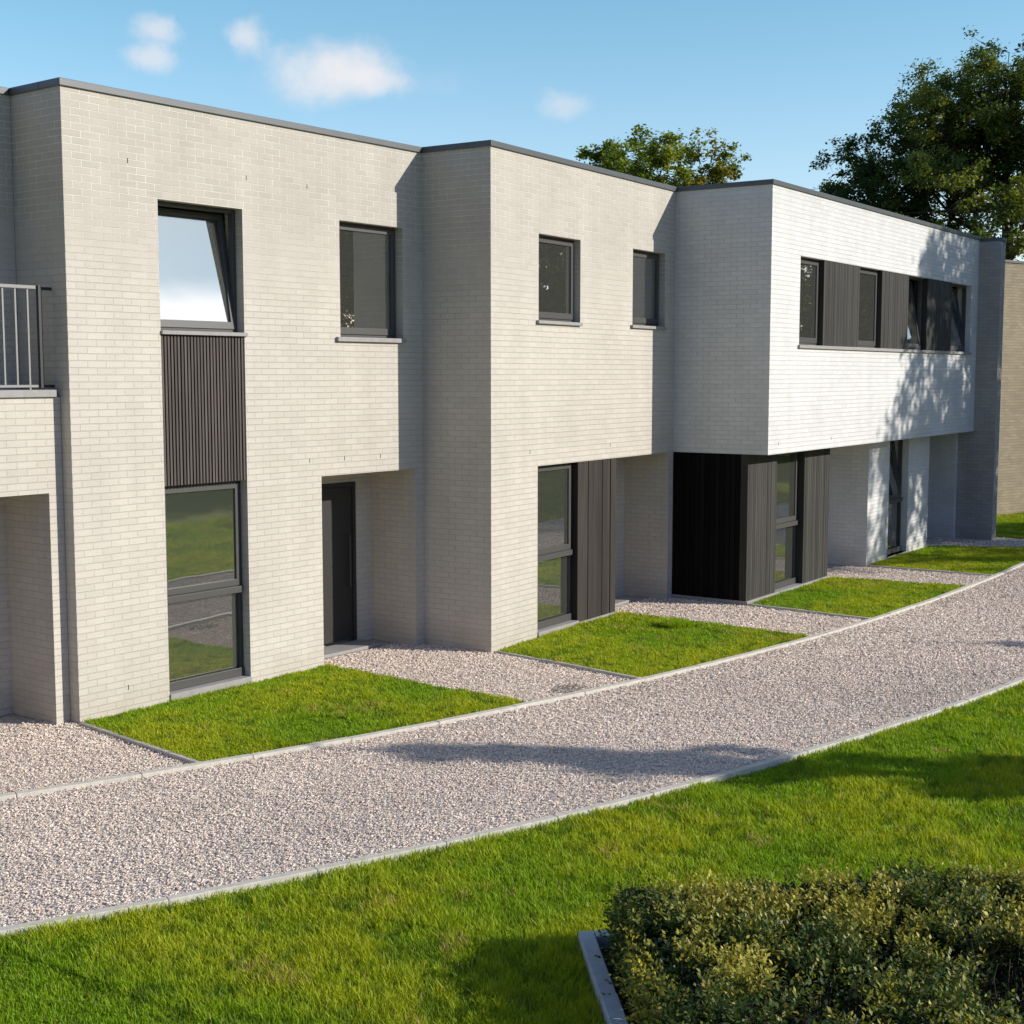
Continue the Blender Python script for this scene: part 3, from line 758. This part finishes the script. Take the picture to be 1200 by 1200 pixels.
# trees across the lawn: they shade the drive and stand in the window reflections
GS = 'trees across the lawn'
park = tree('maple_tree', (26.6, -15.9, 0), 15, 13.6, 4.6, 4.6, 100, 34000, .20, OAK, 'broad tree across the lawn that shades the far end of the terrace', group=GS, clump_r=.85, trunk_r=.3)
slim = tree('cypress_tree', (5.5, -13.8, 0), 17, 6.3, .95, .9, 46, 12000, .09, OAK, 'slender tree on the lawn whose long shadow crosses the path', group=GS, clump_r=.24, shape='cone', trunk_r=.09)
copy_tree(slim, (12.5, -13.7, 0), 1.3, .64, 'shorter slender tree further along the lawn')
for k, (x, y, rz, s, lb) in enumerate(((34, -33, 1.1, 1.1, 'broad tree behind the shading one across the lawn'), (37, -42, 2.3, 1.15, 'leftmost broad tree of the far row across the lawn'),
        (26, -41, 3.6, .95, 'second broad tree of the far row across the lawn'), (45, -24, .4, 1.2, 'broad tree furthest along the lawn'), (15, -47, 5.0, 1.05, 'third broad tree of the far row across the lawn'), (52, -40, 4.1, 1.3, 'largest broad tree in the far corner of the lawn'),
        (42, -46, 2.9, 1.45, 'tall broad tree between the far row and the far corner'), (50, -15.5, 1.9, 1.1, 'nearer of two broad trees past the tan house'), (58, -22, 5.4, 1.25, 'farther of two broad trees past the tan house'))):
    copy_tree(park, (x, y, 0), rz, s, lb)

bush = tree('hawthorn_bush', (5, -46, 0), 23, 6.5, 3.9, .2, 70, 12000, .26, OAK[1:], 'dense bush of the hedgerow closing the lawn far from the houses', 'bush', 'hedgerow across the lawn', clump_r=.9, trunk_r=.12)
for k, (x, y) in enumerate(((66, -10), (61, -17), (55, -24), (48, -30), (41, -36), (34, -40), (27, -43), (19, -45), (12, -46), (-3, -46), (-11, -46))):
    copy_tree(bush, (x, y, 0), k*1.7, (1.75, 1.7, 1.7, 1.5, 1.1, 1.0, 1.2, .9, 1.1, 1.0, 1.0)[k], bush['label'])

# hedge: shoots of small leaves over a dark twig core
def hedge():
    r = np.random.default_rng(77); t = empty('hedge', (*(hc+ha*.22+hb*.24), 0)); tag(t, 'clipped low hedge of small glossy leaves inside the concrete edging', 'hedge')
    org = hc+ha*.22+hb*.24; La, Lb, Hh = 4.2, 5.0, .485
    V = []; F = []; C = []; o = 0
    # shoots: each a twig with leaves along it
    ns = 17000
    ds = r.uniform(0, La, ns*2); dt = r.uniform(0, Lb, ns*2)
    kk = np.argsort(-(np.clip(vnoise(ds, dt, 4.8, 12)*1.6-.1, .16, 1))*r.random(ns*2)**.35)[:ns]; ds, dt = ds[kk], dt[kk]
    side = r.random(ns) < .13
    ds = np.where(side & (r.random(ns) < .5), r.uniform(-.02, .05, ns), ds); dt = np.where(side & (ds > .05), r.uniform(-.02, .05, ns), dt)
    top = Hh+.07*(vnoise(ds, dt, 1.4, 8)-.5)+.09*(vnoise(ds, dt, 4.5, 9)-.5)
    edge = np.minimum(ds, dt); top -= .05*np.exp(-np.maximum(edge, 0)/.06)
    zt = np.where(side, r.uniform(.05, 1, ns)*top, top*(1-.35*r.random(ns)**2))
    vig = vnoise(ds, dt, 2.2, 10)
    ln = r.uniform(.07, .17, ns)*(1+.6*(r.random(ns) < .06))
    dirv = np.stack([r.normal(0, .38, ns)-np.where(ds < .08, .7, 0), r.normal(0, .38, ns)-np.where(dt < .08, .7, 0), np.where(side, .35, 1.0)+0*ds], 1); dirv /= np.linalg.norm(dirv, axis=1, keepdims=True)
    dw = np.stack([dirv[:, 0]*ha[0]+dirv[:, 1]*hb[0], dirv[:, 0]*ha[1]+dirv[:, 1]*hb[1], dirv[:, 2]], 1)
    p0 = np.stack([ds*ha[0]+dt*hb[0], ds*ha[1]+dt*hb[1], zt-.05], 1)
    per = 11
    for k in range(per):
        f = (k+r.random(ns))/per; pos = p0+dw*(ln*f)[:, None]
        ang = r.uniform(0, 6.283, ns); lat = np.stack([np.cos(ang), np.sin(ang), np.zeros(ns)], 1); lat -= (lat*dw).sum(1, keepdims=True)*dw; lat /= np.linalg.norm(lat, axis=1, keepdims=True)
        a = lat*.8+dw*(.55+.5*f)[:, None]; a /= np.linalg.norm(a, axis=1, keepdims=True)
        nn = dw*.9-lat*.5+r.normal(0, .25, (ns, 3)); nn -= (nn*a).sum(1, keepdims=True)*a; nn /= np.linalg.norm(nn, axis=1, keepdims=True); b = np.cross(nn, a)
        s = r.uniform(.028, .050, ns)*(1-.3*f); s = s[:, None]
        base = pos+lat*.004
        v = np.stack([base, base+a*s*.45+b*s*.27-nn*s*.06, base+a*s-nn*s*.16, base+a*s*.45-b*s*.27-nn*s*.06], 1)
        young = np.clip((f-.45)*1.5+(vig-.55)*2.2+r.normal(0, .2, ns), 0, 1)[:, None]
        c = np.array([.075, .115, .024])*(1-young)+np.array([.42, .39, .06])*young
        yl = (r.random(ns) < .05+.10*(vig > .62))[:, None]; c = np.where(yl, np.array([.50, .37, .08]), c); c = c*r.uniform(.75, 1.25, (ns, 1))
        V.append(v.reshape(-1, 3)); F.append(np.arange(ns*4).reshape(ns, 4)+o); C.append(np.repeat(c, 4, 0)); o += ns*4
    # deeper leaves filling the body
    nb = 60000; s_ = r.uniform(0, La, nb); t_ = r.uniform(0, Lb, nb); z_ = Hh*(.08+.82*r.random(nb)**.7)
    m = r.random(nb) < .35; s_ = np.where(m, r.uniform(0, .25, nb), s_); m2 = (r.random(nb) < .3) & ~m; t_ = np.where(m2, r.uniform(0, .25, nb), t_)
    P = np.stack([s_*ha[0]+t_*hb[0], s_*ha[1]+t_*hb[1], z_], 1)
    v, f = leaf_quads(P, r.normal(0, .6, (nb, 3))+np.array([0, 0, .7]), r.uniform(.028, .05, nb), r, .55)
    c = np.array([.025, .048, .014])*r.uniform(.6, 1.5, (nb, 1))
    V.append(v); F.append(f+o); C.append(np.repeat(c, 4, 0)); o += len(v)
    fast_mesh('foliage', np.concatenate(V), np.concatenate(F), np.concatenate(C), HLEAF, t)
    mb = MB()
    for k in range(900):
        a, b = r.uniform(.03, La), r.uniform(.03, Lb)
        p = np.array([a*ha[0]+b*hb[0], a*ha[1]+b*hb[1], 0]); q = p+np.array([*r.normal(0, .08, 2), r.uniform(.36, .50)])
        mb.tube([p, (p+q)/2+r.normal(0, .02, 3), q], [.006, .0045, .002], 4, cap=False)
    mb.build('twigs', BARK, t)
hedge()

# ------------------------------------------------------------------ SKY, SUN, CAMERA
w = bpy.data.worlds.new('World'); scene.world = w; w.use_nodes = True
nt = w.node_tree; nt.nodes.clear(); g = NT(nt)
out = g.n('ShaderNodeOutputWorld'); bg = g.n('ShaderNodeBackground'); g.put(out.inputs[0], bg.outputs[0])
sky = g.n('ShaderNodeTexSky', sky_type='NISHITA'); sky.sun_disc = False; sky.sun_elevation = SUN_EL
sky.sun_rotation = math.atan2(SUN_DIR[0], SUN_DIR[1])
sky.air_density = 1.0; sky.dust_density = .6; sky.ozone_density = 1.4; sky.altitude = 50
dirv = g.n('ShaderNodeTexCoord').outputs['Generated']
def cloud(c, su, sv, seed, amp=1.05, soft=.95, tilt=0.):
    c = np.array(c, float); c /= np.linalg.norm(c); r_ = np.cross(c, (0, 0, 1)); r_ /= np.linalg.norm(r_); u_ = np.cross(r_, c)
    r2 = r_*math.cos(tilt)+u_*math.sin(tilt); u2 = u_*math.cos(tilt)-r_*math.sin(tilt)
    a = g.math('DIVIDE', g.vmath('DOT_PRODUCT', dirv, tuple(r2)), su); b = g.math('DIVIDE', g.vmath('DOT_PRODUCT', dirv, tuple(u2)), sv)
    rad = g.math('SQRT', g.math('ADD', g.math('MULTIPLY', a, a), g.math('MULTIPLY', b, b)))
    nz = g.noise(g.vmath('ADD', dirv, (seed*1.7, seed*.9, seed*.3)), 3.2/su*.16, 6, .62)
    f = g.math('SUBTRACT', g.math('ADD', 1.0-.5*amp, g.math('MULTIPLY', nz, amp*2)), g.math('ADD', rad, .5*amp))
    f = g.mrange(f, 0, soft, 0, 1, True)
    front = g.math('GREATER_THAN', g.vmath('DOT_PRODUCT', dirv, tuple(c)), .3)
    return g.math('MULTIPLY', f, front)
sepd = g.n('ShaderNodeSeparateXYZ'); g.put(sepd.inputs[0], dirv)
ne = g.mrange(g.vmath('DOT_PRODUCT', dirv, (.90, .43, 0)), -.7, .75, 0, 1, True)      # gain added to the north-east sky in view, west dimmed to deepen shade
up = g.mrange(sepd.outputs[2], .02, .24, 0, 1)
clear = g.mix(up, c4(1.92, 1.72, 1.86), c4(1.23, 1.65, 1.66))  # added gain for the sky in view, by elevation
cols = g.mix(1.0, sky.outputs[0], g.mix(ne, c4(.58, .72, 1.08), clear), 'MULTIPLY')  # clear is the added gain for the sky in view
CL = (8.0, 7.8, 7.9, 1)  # first blob below is an added haze glow near the unseen sun
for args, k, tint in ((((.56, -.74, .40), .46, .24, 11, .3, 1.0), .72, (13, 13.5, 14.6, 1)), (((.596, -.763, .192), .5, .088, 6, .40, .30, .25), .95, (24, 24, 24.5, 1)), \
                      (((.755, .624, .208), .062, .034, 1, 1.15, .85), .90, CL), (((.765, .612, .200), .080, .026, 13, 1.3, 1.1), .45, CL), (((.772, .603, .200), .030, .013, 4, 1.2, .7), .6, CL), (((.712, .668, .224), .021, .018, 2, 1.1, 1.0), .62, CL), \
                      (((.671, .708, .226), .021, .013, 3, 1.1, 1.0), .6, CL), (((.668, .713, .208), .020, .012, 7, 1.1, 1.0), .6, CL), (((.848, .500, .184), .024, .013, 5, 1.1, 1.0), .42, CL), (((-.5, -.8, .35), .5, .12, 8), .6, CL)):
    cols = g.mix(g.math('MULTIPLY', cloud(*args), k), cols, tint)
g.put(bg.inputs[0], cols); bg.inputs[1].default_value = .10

sl = bpy.data.lights.new('sun', 'SUN'); sl.energy = 4.5; sl.angle = R(.53); sl.color = (1, .95, .875)
so = bpy.data.objects.new('sun', sl); col.objects.link(so)
so.rotation_euler = Vector(tuple(SUN_DIR)).to_track_quat('Z', 'Y').to_euler()

cd = bpy.data.cameras.new('camera'); cd.sensor_width = 36; cd.lens = 36*1632.8/1200; cd.clip_end = 2000
cam = bpy.data.objects.new('camera', cd); col.objects.link(cam); scene.camera = cam
pi_, ya = .0989, 1.0005
fw = Vector((math.sin(ya)*math.cos(pi_), math.cos(ya)*math.cos(pi_), -math.sin(pi_)))
cam.location = tuple(CAM); cam.rotation_euler = fw.to_track_quat('-Z', 'Y').to_euler()

scene.view_settings.view_transform = 'Standard'; scene.view_settings.look = 'None'
scene.view_settings.exposure = 0.17; scene.view_settings.gamma = 1
scene.render.engine = 'CYCLES'
scene.cycles.max_bounces = 8; scene.cycles.transparent_max_bounces = 12
